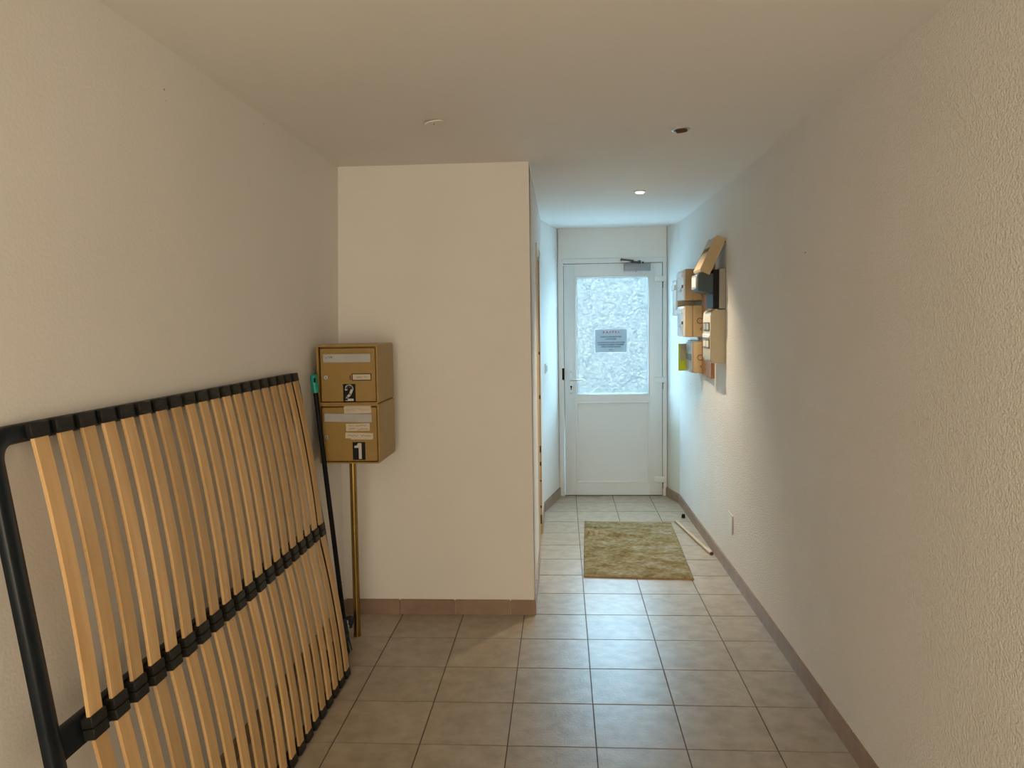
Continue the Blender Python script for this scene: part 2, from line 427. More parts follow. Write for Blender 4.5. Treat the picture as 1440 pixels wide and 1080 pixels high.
# ------------------------------------------------------------------ tiled skirting
HB = 0.082; TB = 0.010
def skirt_piece(p, q, side, root):
    """one skirting tile standing from p to q along a wall; side = unit normal into the room"""
    p = Vector(p); q = Vector(q); n = Vector(side)
    g = (q - p).normalized() * 0.0012
    b = B()
    o = [p + g - n * 0.004, q - g - n * 0.004, q - g + n * TB, p + g + n * TB]
    prism(b, [(v.x, v.y) for v in o], 'z', 0.0, HB)
    top = [e for e in b.edges if all(v.co.z > HB - 1e-4 for v in e.verts)]
    bmesh.ops.bevel(b, geom=top, offset=0.004, segments=2, affect='EDGES')
    return obj('tile', b, 'base_tile', root, 40)
def skirt_run(name, label, pts, first, step=0.312):
    root = thing(name, label, 'baseboard', (0, 0, 0), kind='structure')
    for (a, c), (a2, c2) in zip(pts[:-1], pts[1:]):
        P, Q = Vector((a, c)), Vector((a2, c2)); L = (Q - P).length; d = (Q - P) / L
        n = (-d.y, d.x)
        t = 0.0; nx = first if first < L else L
        while t < L - 1e-4:
            e = min(nx, L)
            if e - t > 0.008: skirt_piece(P + d * t, P + d * e, n, root)
            t = e; nx = e + step
    return root
skirt_run('baseboard_right', 'row of beige-brown skirting tiles along the rough plaster wall',
          [(rw(y), y) for y in (YB, 2.4)][:2] + [], 0.30)
def skirt_right():
    root = bpy.data.objects['baseboard_right']
    ys = [2.495 + 0.312 * i for i in range(-1, 14)]
    ys = [2.4] + [y for y in ys if 2.42 < y < 6.75] + [6.77]
    for a, c in zip(ys[:-1], ys[1:]):
        P, Q = Vector((rw(a), a)), Vector((rw(c), c)); d = (Q - P).normalized()
        skirt_piece(P, Q, (-d.y, d.x), root)
    P, Q = Vector((rw(6.772), 6.772)), Vector((0.9345, 7.075)); d = (Q - P).normalized()
    skirt_piece(P, Q, (-d.y, d.x), root)
skirt_right()
skirt_run('baseboard_partition', 'row of red-brown skirting tiles under the boxed-out wall', [(-0.155, 4.138), (-1.206, 4.138)], 0.139, 0.3035)
rootp = bpy.data.objects['baseboard_partition']
for a, c in ((4.138, 4.46), (4.46, 4.775), (4.775, 5.085)): skirt_piece((-0.165, c), (-0.165, a), (1, 0), rootp)
skirt_piece((-0.165, 6.45), (-0.165, 5.80), (0.6, 0), rootp)
P, Q = Vector((-0.032, 7.075)), Vector((-0.165, 6.455)); d = (Q - P).normalized(); skirt_piece(P, Q, (-d.y, d.x), rootp)
skirt_run('baseboard_left', 'row of red-brown skirting tiles behind the leaning bed base', [(-1.211, 4.128), (-1.211, YB)], 0.30, 0.3035)

# ------------------------------------------------------------------ entrance door
door = thing('door_1', 'white entrance door with figured glass pane and grey closer', 'door', (0, YE, 0), kind='structure')
YL = -0.025   # leaf face relative to YE
b = B()
bx(b, -0.034, 0.016, -0.035, 0.06, 0, 2.152, 0.003); bx(b, 0.900, 0.937, -0.035, 0.06, 0, 2.152, 0.003)
bx(b, 0.014, 0.902, -0.035, 0.06, 2.106, 2.152, 0.003); bx(b, -0.034, 0.937, -0.01, 0.08, -0.002, 0.006)
obj('door_frame', b, 'pvc', door, 40)
gx0, gx1, gz0, gz1 = 0.124, 0.780, 0.924, 1.990
px0, px1, pz0, pz1 = 0.124, 0.781, 0.122, 0.858
leaf = B()
bx(leaf, 0.019, gx0, YL, YL + 0.055, 0.006, 2.103, 0.004, 2); bx(leaf, gx1, 0.897, YL, YL + 0.055, 0.006, 2.103, 0.004, 2)
bx(leaf, gx0 - 0.003, gx1 + 0.003, YL, YL + 0.055, 0.006, pz0); bx(leaf, gx0 - 0.003, gx1 + 0.003, YL, YL + 0.055, pz1, gz0)
bx(leaf, gx0 - 0.003, gx1 + 0.003, YL, YL + 0.055, gz1, 2.103)
obj('leaf_frame', leaf, 'pvc', door, 40)
def bead(x0, x1, z0, z1, w=0.014):
    b = B()
    for q in ((x0, x0 + w, z0, z1), (x1 - w, x1, z0, z1), (x0 + w, x1 - w, z0, z0 + w), (x0 + w, x1 - w, z1 - w, z1)):
        bx(b, q[0], q[1], YL - 0.004, YL + 0.02, q[2], q[3], 0.003)
    return obj('glazing_bead', b, 'pvc', door, 40)
bead(gx0 - 0.004, gx1 + 0.004, gz0 - 0.004, gz1 + 0.004)
b = B()
for q in ((gx0 + 0.010, gx0 + 0.015, gz0 + .01, gz1 - .01), (gx1 - 0.015, gx1 - 0.010, gz0 + .01, gz1 - .01), (gx0 + .01, gx1 - .01, gz1 - .015, gz1 - .01), (gx0 + .01, gx1 - .01, gz0 + .01, gz0 + .015)):
    bx(b, q[0], q[1], YL + 0.008, YL + 0.03, q[2], q[3])
obj('glass_seal', b, 'metal_grey', door)
pane = box('glass_pane', 'figured', door, gx0 + 0.006, gx1 - 0.006, YL + 0.017, YL + 0.027, gz0 + 0.006, gz1 - 0.006)
bead(px0 - 0.004, px1 + 0.004, pz0 - 0.004, pz1 + 0.004)
box('lower_panel', 'pvc', door, px0 + 0.004, px1 - 0.004, YL + 0.014, YL + 0.04, pz0 + 0.004, pz1 - 0.004)
b = B(); bx(b, 0.0165, 0.0195, YL + 0.002, YL + 0.04, 0.004, 2.105); bx(b, 0.897, 0.9005, YL + 0.002, YL + 0.04, 0.004, 2.105); bx(b, 0.0165, 0.9005, YL + 0.002, YL + 0.04, 2.1025, 2.1065); bx(b, 0.0165, 0.9005, YL + 0.0, YL + 0.05, 0.001, 0.0075)
obj('door_seal', b, 'pvc_seal', door)
# handle on its long plate
hp = B(); bx(hp, 0.060, 0.096, YL - 0.008, YL + 0.001, 0.925, 1.157, 0.006, 2)
hp = obj('handle_plate', hp, 'pvc', door, 40)
b = B(); cyl(b, (0.078, YL - 0.004, 1.065), (0.078, YL - 0.045, 1.065), 0.0105, 0.0095)
cyl(b, (0.072, YL - 0.042, 1.065), (0.192, YL - 0.046, 1.066), 0.0095, 0.0085); obj('lever', b, 'steel', hp, 40)
b = B(); cyl(b, (0.078, YL - 0.0075, 1.003), (0.078, YL - 0.0092, 1.003), 0.009); bx(b, 0.0735, 0.0825, YL - 0.0092, YL - 0.0075, 0.975, 1.0); obj('keyhole', b, 'black', hp)
for z in (1.136, 0.945):
    b = B(); cyl(b, (0.078, YL - 0.0075, z), (0.078, YL - 0.010, z), 0.005); obj('screw', b, 'metal_grey', hp)
box('strike_plate', 'black', door, -0.002, 0.0175, -0.0375, -0.03, 1.065, 1.172, 0.001)
# hinges
for zt in (1.985, 1.083, 0.176):
    h = B(); bx(h, 0.824, 0.926, YL - 0.018, YL + 0.002, zt - 0.052, zt, 0.007, 2); bx(h, 0.902, 0.926, YL - 0.026, YL + 0.002, zt - 0.108, zt - 0.056, 0.006, 2)
    h = obj('hinge', h, 'pvc', door, 40)
    b = B(); cyl(b, (0.901, YL - 0.012, zt - 0.106), (0.901, YL - 0.012, zt - 0.05), 0.005); obj('hinge_pin', b, 'metal_dark', h)
# closer
cl = B(); bx(cl, 0.553, 0.787, YL - 0.062, YL + 0.001, 2.030, 2.094, 0.004, 2)
cl = obj('closer_body', cl, 'metal_grey', door, 40)
b = B()
for p0, p1, w in (((0.530, -0.075, 2.132), (0.640, -0.095, 2.118), 0.012), ((0.612, -0.095, 2.108), (0.690, -0.075, 2.104), 0.016)):
    p0, p1 = Vector(p0), Vector(p1); cyl(b, p0, p1, w * 0.7, w * 0.6, 8)
cyl(b, (0.690, -0.062, 2.090), (0.690, -0.062, 2.122), 0.013); cyl(b, (0.722, -0.055, 2.092), (0.722, -0.055, 2.112), 0.008)
cyl(b, (0.535, -0.075, 2.132), (0.535, -0.02, 2.132), 0.011, n=10)
obj('closer_arm', b, 'metal_dark', cl, 40)
b = B(); cyl(b, (0.66, YL - 0.03, 2.034), (0.66, YL - 0.03, 2.022), 0.007); obj('closer_screw', b, 'metal_grey', cl)

# notice taped to the glass
sg = thing('notice_sign', 'blue-grey notice with red heading taped to the door glass', 'sign', (0.440, YE + YL + 0.016, 1.312))
b = B(); bx(b, -0.141, 0.141, -0.002, 0.0015, 0, 0.203); obj('sheet', b, 'sign', sg)
yy = -0.0026
text_on('heading', 'R A P P E L', 0.026, 'red', sg, (0.002, yy, 0.178), width=0.150)
for s, z, w, h in (('POUR LA SECURITE DES', 0.137, 0.185, 0.0165), ('LOCATAIRES', 0.117, 0.094, 0.0165), ("LA PORTE D'ACCES DOIT ETRE", 0.085, 0.245, 0.0165),
                   ('SYSTEMATIQUEMENT REFERMEE', 0.066, 0.232, 0.0165), ('APRES VOTRE PASSAGE', 0.047, 0.176, 0.0165), ('MERCI', 0.020, 0.034, 0.010)):
    text_on('printed_line', s, h, 'print', sg, (0.0, yy, z), width=w)

# ------------------------------------------------------------------ side doorway in the partition
d2 = thing('door_2', 'cream side door set back in the corridor doorway', 'door', (-0.165, 5.09, 0), kind='structure')
box('near_jamb', 'cream_paint', d2, -0.125, 0.009, -0.002, 0.030, 0, 2.10, 0.002)
fj = box('far_jamb', 'rawwood', d2, -0.125, 0.004, 0.672, 0.702, 0.0, 2.05, 0.002)
for z, h in ((1.02, 0.03), (0.62, 0.05), (0.52, 0.03), (0.40, 0.012), (0.20, 0.02), (0.08, 0.07), (1.35, 0.02)):
    box('mortise', 'mortise', fj, -0.010, 0.0015, 0.6705, 0.6725, z, z + h)
box('head_jamb', 'cream_paint', d2, -0.125, 0.006, 0.0, 0.70, 2.06, 2.09, 0.002)
box('door_leaf', 'cream_paint', d2, -0.125, -0.085, 0.030, 0.672, 0.006, 2.058)
b = B(); bmesh.ops.create_icosphere(b, subdivisions=2, radius=1.0)
for v in b.verts: v.co = Vector((v.co.x * 0.012, v.co.y * 0.02, v.co.z * 0.05)) * (1 + 0.25 * math.sin(v.co.z * 9 + v.co.x * 4)) + Vector((0.0, 0.665, 2.06))
obj('plaster_patch', b, 'white_plate', d2, 60)

# light switch on the splayed reveal
d = Vector((0.135, 0.65, 0)).normalized()
sw = thing('light_switch', 'small white light switch on the reveal beside the entrance door', 'switch', (-0.139, 6.575, 1.20))
sw.rotation_euler = (0, 0, math.atan2(-0.135, 0.65))
box('plate', 'pvc', sw, -0.001, 0.009, -0.04, 0.04, -0.04, 0.04, 0.003, 2)
box('rocker', 'white_plate', sw, 0.008, 0.013, -0.022, 0.022, -0.025, 0.025, 0.002)

# blank socket cover low on the right wall
so = thing('socket_cover', 'square white blank socket cover low on the plaster wall', 'socket', (rw(4.815), 4.815, 0.335))
so.rotation_euler = (0, 0, math.atan2(0.009, 1.0))
box('back_box', 'wall', so, -0.003, 0.004, -0.062, 0.05, -0.055, 0.055)
cpl = box('cover_plate', 'wall_rough', so, -0.003, 0.0, -0.07, 0.07, -0.062, 0.062, 0.001, 1)
cpl.location = (-0.0045, 0, 0); cpl.rotation_euler = (0, 0, math.radians(-3.2))
for s in (-1, 1):
    b = B(); cyl(b, (-0.0025, s * 0.03, 0), (-0.004, s * 0.03, 0), 0.003, n=8); obj('screw', b, 'wall', cpl)

# ------------------------------------------------------------------ ceiling fittings
sp = thing('ceiling_spotlight', 'lit recessed spotlight glowing in the corridor ceiling', 'spotlight', (0.512, 5.17, ZC), 'recessed ceiling fittings')
b = B(); ring(b, (0, 0), 0.028, 0.041, -0.006, 0.001); obj('bezel', b, 'steel', sp, 40)
b = B(); cyl(b, (0, 0, -0.002), (0, 0, -0.012), 0.029, 0.024); obj('lamp', b, 'lamp', sp, 40)
ld = bpy.data.lights.new('spot_beam', 'SPOT'); ld.energy = SPOT_W; ld.color = SPOT_COLOR; ld.spot_size = math.radians(98); ld.spot_blend = 1.0; ld.shadow_soft_size = 0.03
lo = bpy.data.objects.new('spot_beam', ld); COL.objects.link(lo); lo.parent = sp; lo.location = (0, 0, -0.03)
sp2 = thing('ceiling_spotlight', 'unlit recessed spotlight with dark drooping bulb before the corridor', 'spotlight', (0.529, 3.545, ZC), 'recessed ceiling fittings')
b = B(); ring(b, (0, 0), 0.031, 0.041, -0.005, 0.001); obj('bezel', b, 'steel', sp2, 40)
b = B(); cyl(b, (0.004, 0, 0.0), (0.006, 0.004, -0.013), 0.030, 0.022); obj('bulb', b, 'mortise', sp2, 40)
sp3 = thing('ceiling_cover', 'white round blanking cover hanging slightly loose from the ceiling', 'cover', (-0.520, 3.285, ZC), 'recessed ceiling fittings')
b = B(); cyl(b, (0, 0, -0.004), (0, 0, 0.001), 0.040, 0.040, 28); disc = obj('disc', b, 'ceiling', sp3, 40); disc.location = (0, 0, -0.0055); disc.rotation_euler = (0, math.radians(-9), 0)
b = B(); cyl(b, (-0.002, 0, -0.0035), (-0.002, 0, -0.006), 0.003, n=8); obj('screw', b, 'metal_dark', disc)

# ------------------------------------------------------------------ slatted bed base leaning on the left wall
bed = thing('slatted_bed_base', 'slatted double bed base in dark frame leaning on its long side', 'bed base', (-0.985, 1.515, 0.005))
bed.rotation_euler = (0, -math.asin(0.14193), 0)
LU, LS = 1.908, 1.388
def rounded_path(u0, u1, s0, s1, r, n=8):
    P = []
    for cu, cs, a0 in ((u1 - r, s1 - r, 0), (u0 + r, s1 - r, 90), (u0 + r, s0 + r, 180), (u1 - r, s0 + r, 270)):
        for k in range(n + 1):
            a = math.radians(a0 + 90 * k / n); P.append((cu + r * math.cos(a), cs + r * math.sin(a), math.cos(a), math.sin(a)))
    return P
b = B(); rows = []
RAILW = 0.042
for u, s, nu, ns in rounded_path(0, LU, 0.0, LS, 0.075):
    row = []
    for inn, w in ((0.0, -0.022), (0.0, -0.004), (0.005, 0.001), (RAILW - 0.005, 0.001), (RAILW, -0.004), (RAILW, -0.022)):
        row.append(b.verts.new((w, u - nu * inn, s - ns * inn)))
    rows.append(row)
n = len(rows)
for i in range(n):
    for k in range(6):
        b.faces.new((rows[i][k], rows[(i + 1) % n][k], rows[(i + 1) % n][(k + 1) % 6], rows[i][(k + 1) % 6]))
obj('frame', b, 'bed_frame', bed, 50)
SM = 0.680
b = B(); bx(b, -0.038, -0.010, 0.03, LU - 0.03, SM - 0.033, SM + 0.033, 0.004, 2); obj('centre_beam', b, 'bed_frame', bed, 40)

def slat_mesh(length, bow, wid=0.051, th=0.008, n=10):
    b = B(); R_ = []
    for i in range(n + 1):
        t = i / n; s = length * t; w = bow * (1 - (2 * t - 1) ** 2)
        e = 0.0016
        R_.append([b.verts.new((w + dx, dy, s)) for dx, dy in ((0, 0), (0, wid), (th - e, wid), (th, wid - e), (th, e), (th - e, 0))])
    for i in range(n):
        for k in range(6): b.faces.new((R_[i][k], R_[i + 1][k], R_[i + 1][(k + 1) % 6], R_[i][(k + 1) % 6]))
    b.faces.new(R_[0]); b.faces.new(R_[n][::-1])
    return finish(b, 'slat', 30)
up_m = slat_mesh(0.662, 0.0105); lo_m = slat_mesh(0.662, 0.0115)
b = B()      # double holder on the centre beam: grooved rubber block
bx(b, -0.012, 0.017, -0.004, 0.055, -0.027, -0.001, 0.0025, 1); bx(b, -0.012, 0.017, -0.004, 0.055, 0.001, 0.027, 0.0025, 1); bx(b, -0.04, 0.012, 0.010, 0.042, -0.012, 0.012)
hold_m = finish(b, 'holder', 40)
b = B(); bx(b, -0.004, 0.014, -0.006, 0.057, 0.0, 0.036, 0.003, 1); bx(b, -0.004, 0.0155, -0.002, 0.053, 0.0, 0.014, 0.002, 1)
cap_m = finish(b, 'end_cap', 40)
for me, k in ((up_m, 'slat'), (lo_m, 'slat'), (hold_m, 'holder'), (cap_m, 'holder')): me.materials.append(M[k])
rs = random.Random(3)
for i in range(20):
    u = 0.123 + i * 0.0887
    obj('slat', up_m, None, bed, loc=(0.003, u + rs.uniform(-.0015, .0015), SM + 0.016))
    obj('slat', lo_m, None, bed, loc=(0.003, u + rs.uniform(-.0015, .0015), SM - 0.016 - 0.662))
    obj('slat_holder', hold_m, None, bed, loc=(0, u, SM))
    obj('end_cap', cap_m, None, bed, loc=(0, u, LS - 0.036 - 0.002))
    o = obj('end_cap', cap_m, None, bed, loc=(0, u, 0.001))

# ------------------------------------------------------------------ mailboxes on the brass post
post = thing('mailbox_post', 'brass tube post holding up the two ochre mailboxes', 'post', (-1.060, 3.825, 0))
b = B(); cyl(b, (0, 0, 0.004), (0.004, 0, 0.925), 0.0175, n=24); obj('tube', b, 'brass', post, 50)
b = B(); cyl(b, (0, 0, 0), (0, 0, 0.012), 0.0185, n=24); obj('foot_cap', b, 'brass', post, 50)

MX0, MX1, MY0, MY1 = -1.168, -0.873, 3.650, 3.990
def post_mailbox(label, z0, z1):
    t = thing('mailbox', label, 'mailbox', (MX0, MY0, z0), 'ochre mailboxes on the post')
    w, h, d = MX1 - MX0, z1 - z0, MY1 - MY0
    b = B(); k = 0.009
    # rounded shell: outer sleeve, inner sleeve, front rim, back
    def loop(x0, x1, zz0, zz1, r, n=4):
        P = []
        for cx_, cz, a0 in ((x1 - r, zz1 - r, 0), (x0 + r, zz1 - r, 90), (x0 + r, zz0 + r, 180), (x1 - r, zz0 + r, 270)):
            for q in range(n + 1):
                a = math.radians(a0 + 90 * q / n); P.append((cx_ + r * math.cos(a), cz + r * math.sin(a)))
        return P
    o_ = loop(0, w, 0, h, 0.010); i_ = loop(k, w - k, k * 0.7, h - k, 0.005)
    A = [b.verts.new((x, 0, z)) for x, z in o_]; Bk = [b.verts.new((x, d, z)) for x, z in o_]
    C_ = [b.verts.new((x, 0, z)) for x, z in i_]; D = [b.verts.new((x, 0.05, z)) for x, z in i_]
    n = len(A)
    for q in range(n):
        r = (q + 1) % n
        b.faces.new((A[q], A[r], Bk[r], Bk[q])); b.faces.new((A[q], A[r], C_[r], C_[q])); b.faces.new((C_[q], C_[r], D[r], D[q]))
    b.faces.new(Bk); b.faces.new(D)
    obj('body', b, 'ochre', t, 40)
    dr = B(); bx(dr, k + 0.005, w - k - 0.006, 0.012, 0.029, k * 0.7 + 0.003, h - k - 0.008, 0.002)
    dr = obj('mailbox_door', dr, 'ochre', t, 40)
    return t, dr
def at(x, z, z0): return (x - MX0, z - z0)
def flat(name, m, parent, x0, x1, za, zb, z0, y0=0.0095, y1=0.0125, rot=0.0, bev=0.0006):
    b = B(); cx_, cz = (x0 + x1) / 2 - MX0, (za + zb) / 2 - z0
    vs = bx(b, -(x1 - x0) / 2, (x1 - x0) / 2, y0, y1, -(zb - za) / 2, (zb - za) / 2, bev)
    bmesh.ops.transform(b, matrix=Matrix.Translation((cx_, 0, cz)) @ Matrix.Rotation(rot, 4, 'Y'), verts=b.verts[:])
    return obj(name, b, m, parent)
def lock(parent, x, z, z0):
    b = B(); cyl(b, (x - MX0, 0.0125, z - z0), (x - MX0, 0.005, z - z0), 0.0115, 0.0105, 20)
    o = obj('lock', b, 'steel', parent, 40)
    b = B(); bx(b, x - MX0 - 0.001, x - MX0 + 0.001, 0.0044, 0.0056, z - z0 - 0.006, z - z0 + 0.003); obj('keyway', b, 'black', o)

t2, dr2 = post_mailbox('ochre mailbox with a white number 2 on a black sticker', 1.210, 1.492)
z0 = 1.210
s = flat('slot_flap', 'slot_grey', dr2, -1.139, -0.909, 1.407, 1.449, z0, 0.006, 0.0125, 0.0, 0.002)
box('hood', 'ochre', dr2, -1.139 - MX0, -0.905 - MX0, 0.003, 0.0125, 1.449 - z0, 1.453 - z0)
scribble('handwriting', 'ink', dr2, -1.124 - MX0, -1.090 - MX0, 1.431 - z0, 0.006, 0.012, (1, 4), 0.0009, 4)
nb = flat('name_frame', 'ink', dr2, -1.003, -0.908, 1.320, 1.354, z0, 0.0095, 0.0125)
flat('name_card', 'paper', dr2, -0.998, -0.912, 1.324, 1.350, z0, 0.0088, 0.0125)
scribble('handwriting', 'ink', dr2, -0.982 - MX0, -0.925 - MX0, 1.336 - z0, 0.0088, 0.009, (5, 3), 0.0006, 5)
box('notch', 'ink', dr2, -1.013 - MX0, -1.009 - MX0, 0.011, 0.0125, 1.324 - z0, 1.346 - z0)
lock(dr2, -1.1265, 1.337, z0)
st = flat('number_sticker', 'black', dr2, -1.047, -0.987, 1.219, 1.304, z0, 0.010, 0.0125)
def digit(ch, x, z, z0, parent):
    me = text_mesh(ch, 0.105, 0.0004)
    xs = [v.co.x for v in me.vertices]; ys = [v.co.y for v in me.vertices]
    cx_, cy_ = (min(xs) + max(xs)) / 2, (min(ys) + max(ys)) / 2
    tw = {'2': 0.041, '1': 0.030}[ch]
    sx, sy = tw / (max(xs) - min(xs)), 0.076 / (max(ys) - min(ys))
    me.transform(Matrix.Rotation(math.pi / 2, 4, 'X') @ Matrix.Diagonal((sx, sy, 1, 1)) @ Matrix.Translation((-cx_, -cy_, 0)))
    return obj('digit', me, 'white_plate', parent, loc=(x - MX0, 0.0096, z - z0))
def bold_digit(pts_list, parent, x, z, z0):
    b = B()
    for pts in pts_list: prism(b, [(x - MX0 + p[0], z - z0 + p[1]) for p in pts], 'y', 0.0088, 0.0102)
    return obj('digit', b, 'white_plate', parent)
# condensed bold 2: a stroked spine
def stroke(path, w):
    out = []
    for (a, c), (a2, c2) in zip(path[:-1], path[1:]):
        d = Vector((a2 - a, c2 - c)).normalized(); n_ = Vector((-d.y, d.x)) * w / 2; e = d * w * 0.18
        out.append([(a - e.x + n_.x, c - e.y + n_.y), (a - e.x - n_.x, c - e.y - n_.y), (a2 + e.x - n_.x, c2 + e.y - n_.y), (a2 + e.x + n_.x, c2 + e.y + n_.y)])
    return out
arc = [(0.0145 * math.cos(math.radians(a)), 0.0205 + 0.0145 * math.sin(math.radians(a))) for a in range(185, -31, -24)]
path2 = [(-0.0145, 0.0145)] + arc + [(0.004, -0.006), (-0.009, -0.020), (-0.0135, -0.028), (-0.0135, -0.033)]
bold_digit(stroke(path2, 0.0115) + [[(-0.0195, -0.0385), (0.0200, -0.0385), (0.0200, -0.0275), (-0.0195, -0.0275)]], st, -1.017, 1.2615, z0)

t1, dr1 = post_mailbox('ochre mailbox with a white number 1 and paper name notes', 0.922, 1.209)
z0 = 0.922
flat('slot_flap', 'slot_grey', dr1, -1.142, -0.910, 1.121, 1.162, z0, 0.004, 0.0125, 0.02, 0.002)
na = flat('paper_note', 'paper', dr1, -1.046, -0.914, 1.162, 1.200, z0, 0.0105, 0.0125, -0.03)
scribble('handwriting', 'grey_box', dr1, -1.036 - MX0, -0.920 - MX0, 1.181 - z0, 0.0105, 0.012, (5, 7), 0.0006, 6)
nb = flat('paper_note', 'paper', dr1, -1.039, -0.923, 1.078, 1.114, z0, 0.0105, 0.0125, -0.02)
scribble('handwriting', 'ink', dr1, -1.026 - MX0, -0.932 - MX0, 1.104 - z0, 0.0105, 0.009, (3, 7), 0.0006, 7)
scribble('handwriting', 'ink', dr1, -1.026 - MX0, -0.930 - MX0, 1.088 - z0, 0.0105, 0.009, (4, 6), 0.0006, 8)
nc = flat('paper_note', 'paper', dr1, -1.043, -0.908, 1.041, 1.069, z0, 0.0105, 0.0125, 0.03)
flat('paper_note', 'paper', dr1, -1.016, -0.912, 1.036, 1.052, z0, 0.0108, 0.0125, 0.01)
scribble('handwriting', 'ink', dr1, -1.032 - MX0, -0.916 - MX0, 1.056 - z0, 0.0104, 0.009, (6, 6), 0.0007, 9)
lock(dr1, -1.133, 1.050, z0)
st1 = flat('number_sticker', 'black', dr1, -1.009, -0.948, 0.938, 1.024, z0, 0.010, 0.0125)
bold_digit([[(-0.0035, 0.0385), (-0.010, 0.027), (-0.0215, 0.0255), (-0.0215, 0.0155), (-0.001, 0.0155), (-0.001, -0.0385), (0.0130, -0.0385), (0.0130, 0.0385)]], st1, -0.9785, 0.981, z0)

# ------------------------------------------------------------------ broom in the corner
br = thing('broom', 'black-handled broom with a teal grip leaning beside the mailboxes', 'broom', (-1.070, 3.62, 0))
def bp(p): return Vector(p) - Vector((-1.070, 3.62, 0))
TOP, BOT = Vector((-1.165, 3.585, 1.357)), Vector((-1.062, 3.625, 0.085))
pt = lambda t: bp(TOP + (BOT - TOP) * t)
b = B(); cyl(b, pt(0.055), pt(1.0), 0.0115, n=14); obj('handle', b, 'black', br, 50)
b = B(); cyl(b, pt(0.006), pt(0.068), 0.0165, 0.0175, 16); cyl(b, pt(0.0), pt(0.006), 0.0115, 0.0165, 16); g = obj('grip', b, 'teal', br, 50)
b = B(); bx(b, -0.004, 0.004, -0.0195, -0.010, -0.012, 0.010, 0.002); hs = obj('grip_hole_dark', b, 'black', g); hs.location = pt(0.02) + Vector((0.008, 0.0, 0))  # black box standing in for the dark hanging hole in the grip
b = B(); bx(b, -1.095 + 1.07, -1.052 + 1.07, 3.40 - 3.62, 3.655 - 3.62, 0.070, 0.100, 0.008, 2); obj('head_block', b, 'navy', br, 40)
b = B(); cyl(b, bp((-1.064, 3.625, 0.09)), bp((-1.070, 3.622, 0.17)), 0.019, 0.014, 14); obj('socket', b, 'navy', br, 40)
b = B(); rr = random.Random(2)
for i in range(46):
    for j in range(5):
        x, y = -1.092 + 0.0095 * j, 3.404 + 0.0054 * i
        p = bp((x, y, 0.074)); q = bp((x + (j - 2) * 0.006 + rr.uniform(-.005, .005), y + rr.uniform(-.006, .006) + (i - 23) * 0.0006, 0.002))
        cyl(b, p, q, 0.0016, 0.0012, 3)
o = obj('bristles', b, 'navy', br); o['kind'] = 'stuff'
rg = thing('floor_cloth', 'small crumpled dark cloth heaped beside the broom head', 'cloth', (-1.105, 3.735, 0))
def crumple(name, m, sx, sy, sz, off, seed):
    b = B(); bmesh.ops.create_icosphere(b, subdivisions=3, radius=1.0); r_ = random.Random(seed); ph = [r_.uniform(0, 6) for _ in range(6)]
    for v in b.verts:
        c = v.co.copy()
        k = 1 + 0.22 * math.sin(5 * c.x + ph[0]) * math.cos(4 * c.z + ph[1]) + 0.18 * math.sin(7 * c.y + 3 * c.z + ph[2]) + 0.12 * math.sin(11 * c.z + ph[3])
        v.co = Vector((c.x * sx * k, c.y * sy * k, max(-sz, c.z * sz * k) + sz)) + Vector(off)
    return obj(name, b, m, rg, 60)
crumple('navy_fold', 'navy', 0.028, 0.032, 0.034, (0.0, -0.005, 0.0), 2)
crumple('white_fold', 'paper', 0.015, 0.022, 0.036, (0.015, -0.012, 0.052), 1)
crumple('navy_fold', 'navy', 0.020, 0.026, 0.030, (0.022, 0.036, 0.062), 5)

# ------------------------------------------------------------------ mailbox cluster on the right wall
pk = thing('backing_plank', 'red-brown wooden backing board behind the wall mailboxes', 'board', (1.024, 5.33, 1.19))
for k, (a, c) in enumerate(((0.0, 0.185), (0.188, 0.375))):
    box('plank', 'redwood', pk, -0.022, 0.004 - 0.003 * k, a, c, 0.0 + 0.006 * k, 0.86, 0.002)

WG = 'wall mailboxes by the entrance'
def wall_box(label, x0, y0, y1, zz0, zz1, side, front, split=0.0, rings=(), back=1.022):
    """mailbox hung on the right wall, front facing -x; local origin at its wall-side bottom near corner"""
    t = thing('wall_mailbox', label, 'mailbox', (back, y0, zz0), WG)
    d, w, h = back - x0, y1 - y0, zz1 - zz0
    b = B()
    if split:
        bx(b, -d * split + 0.0022, 0, 0, w, 0, h, 0.003, 1); bx(b, -d + 0.012, -d * split - 0.0022, 0, w, 0, h, 0.003, 1)
        bx(b, -d + 0.02, -0.01, 0.009, w - 0.009, 0.009, h - 0.009)          # core behind the open joint
    else:
        bx(b, -d + 0.012, 0, 0, w, 0, h, 0.008, 2)
    body = obj('body', b, side, t, 40)
    b = B(); bx(b, -d, -d + 0.016, 0.003, w - 0.003, 0.004, h - 0.004, 0.006, 2); f = obj('front', b, front, t, 40)
    for rx, rz, R_ in rings:
        b = B(); torus(b, (-rx, -0.001, rz), R_, 0.0018, 'y'); obj('embossed_ring', b, 'mortise', t, 60)
    return t, f, d, w, h
def front_bits(t, f, d, w, h, slot=0.75, lockz=0.45):
    b = B(); bx(b, -d - 0.010, -d + 0.002, 0.03, w - 0.03, h * slot, h * slot + 0.035, 0.003); s_ = obj('slot_flap', b, 'white_front', t, 40)
    b = B(); cyl(b, (-d + 0.002, 0.035, h * lockz), (-d - 0.009, 0.035, h * lockz), 0.012, n=14); obj('lock', b, 'metal_dark', t, 40)
    b = B(); bx(b, -d - 0.006, -d + 0.001, w * 0.35, w * 0.75, h * 0.30, h * 0.42, 0.002); obj('name_plate', b, 'white_plate', t, 40)

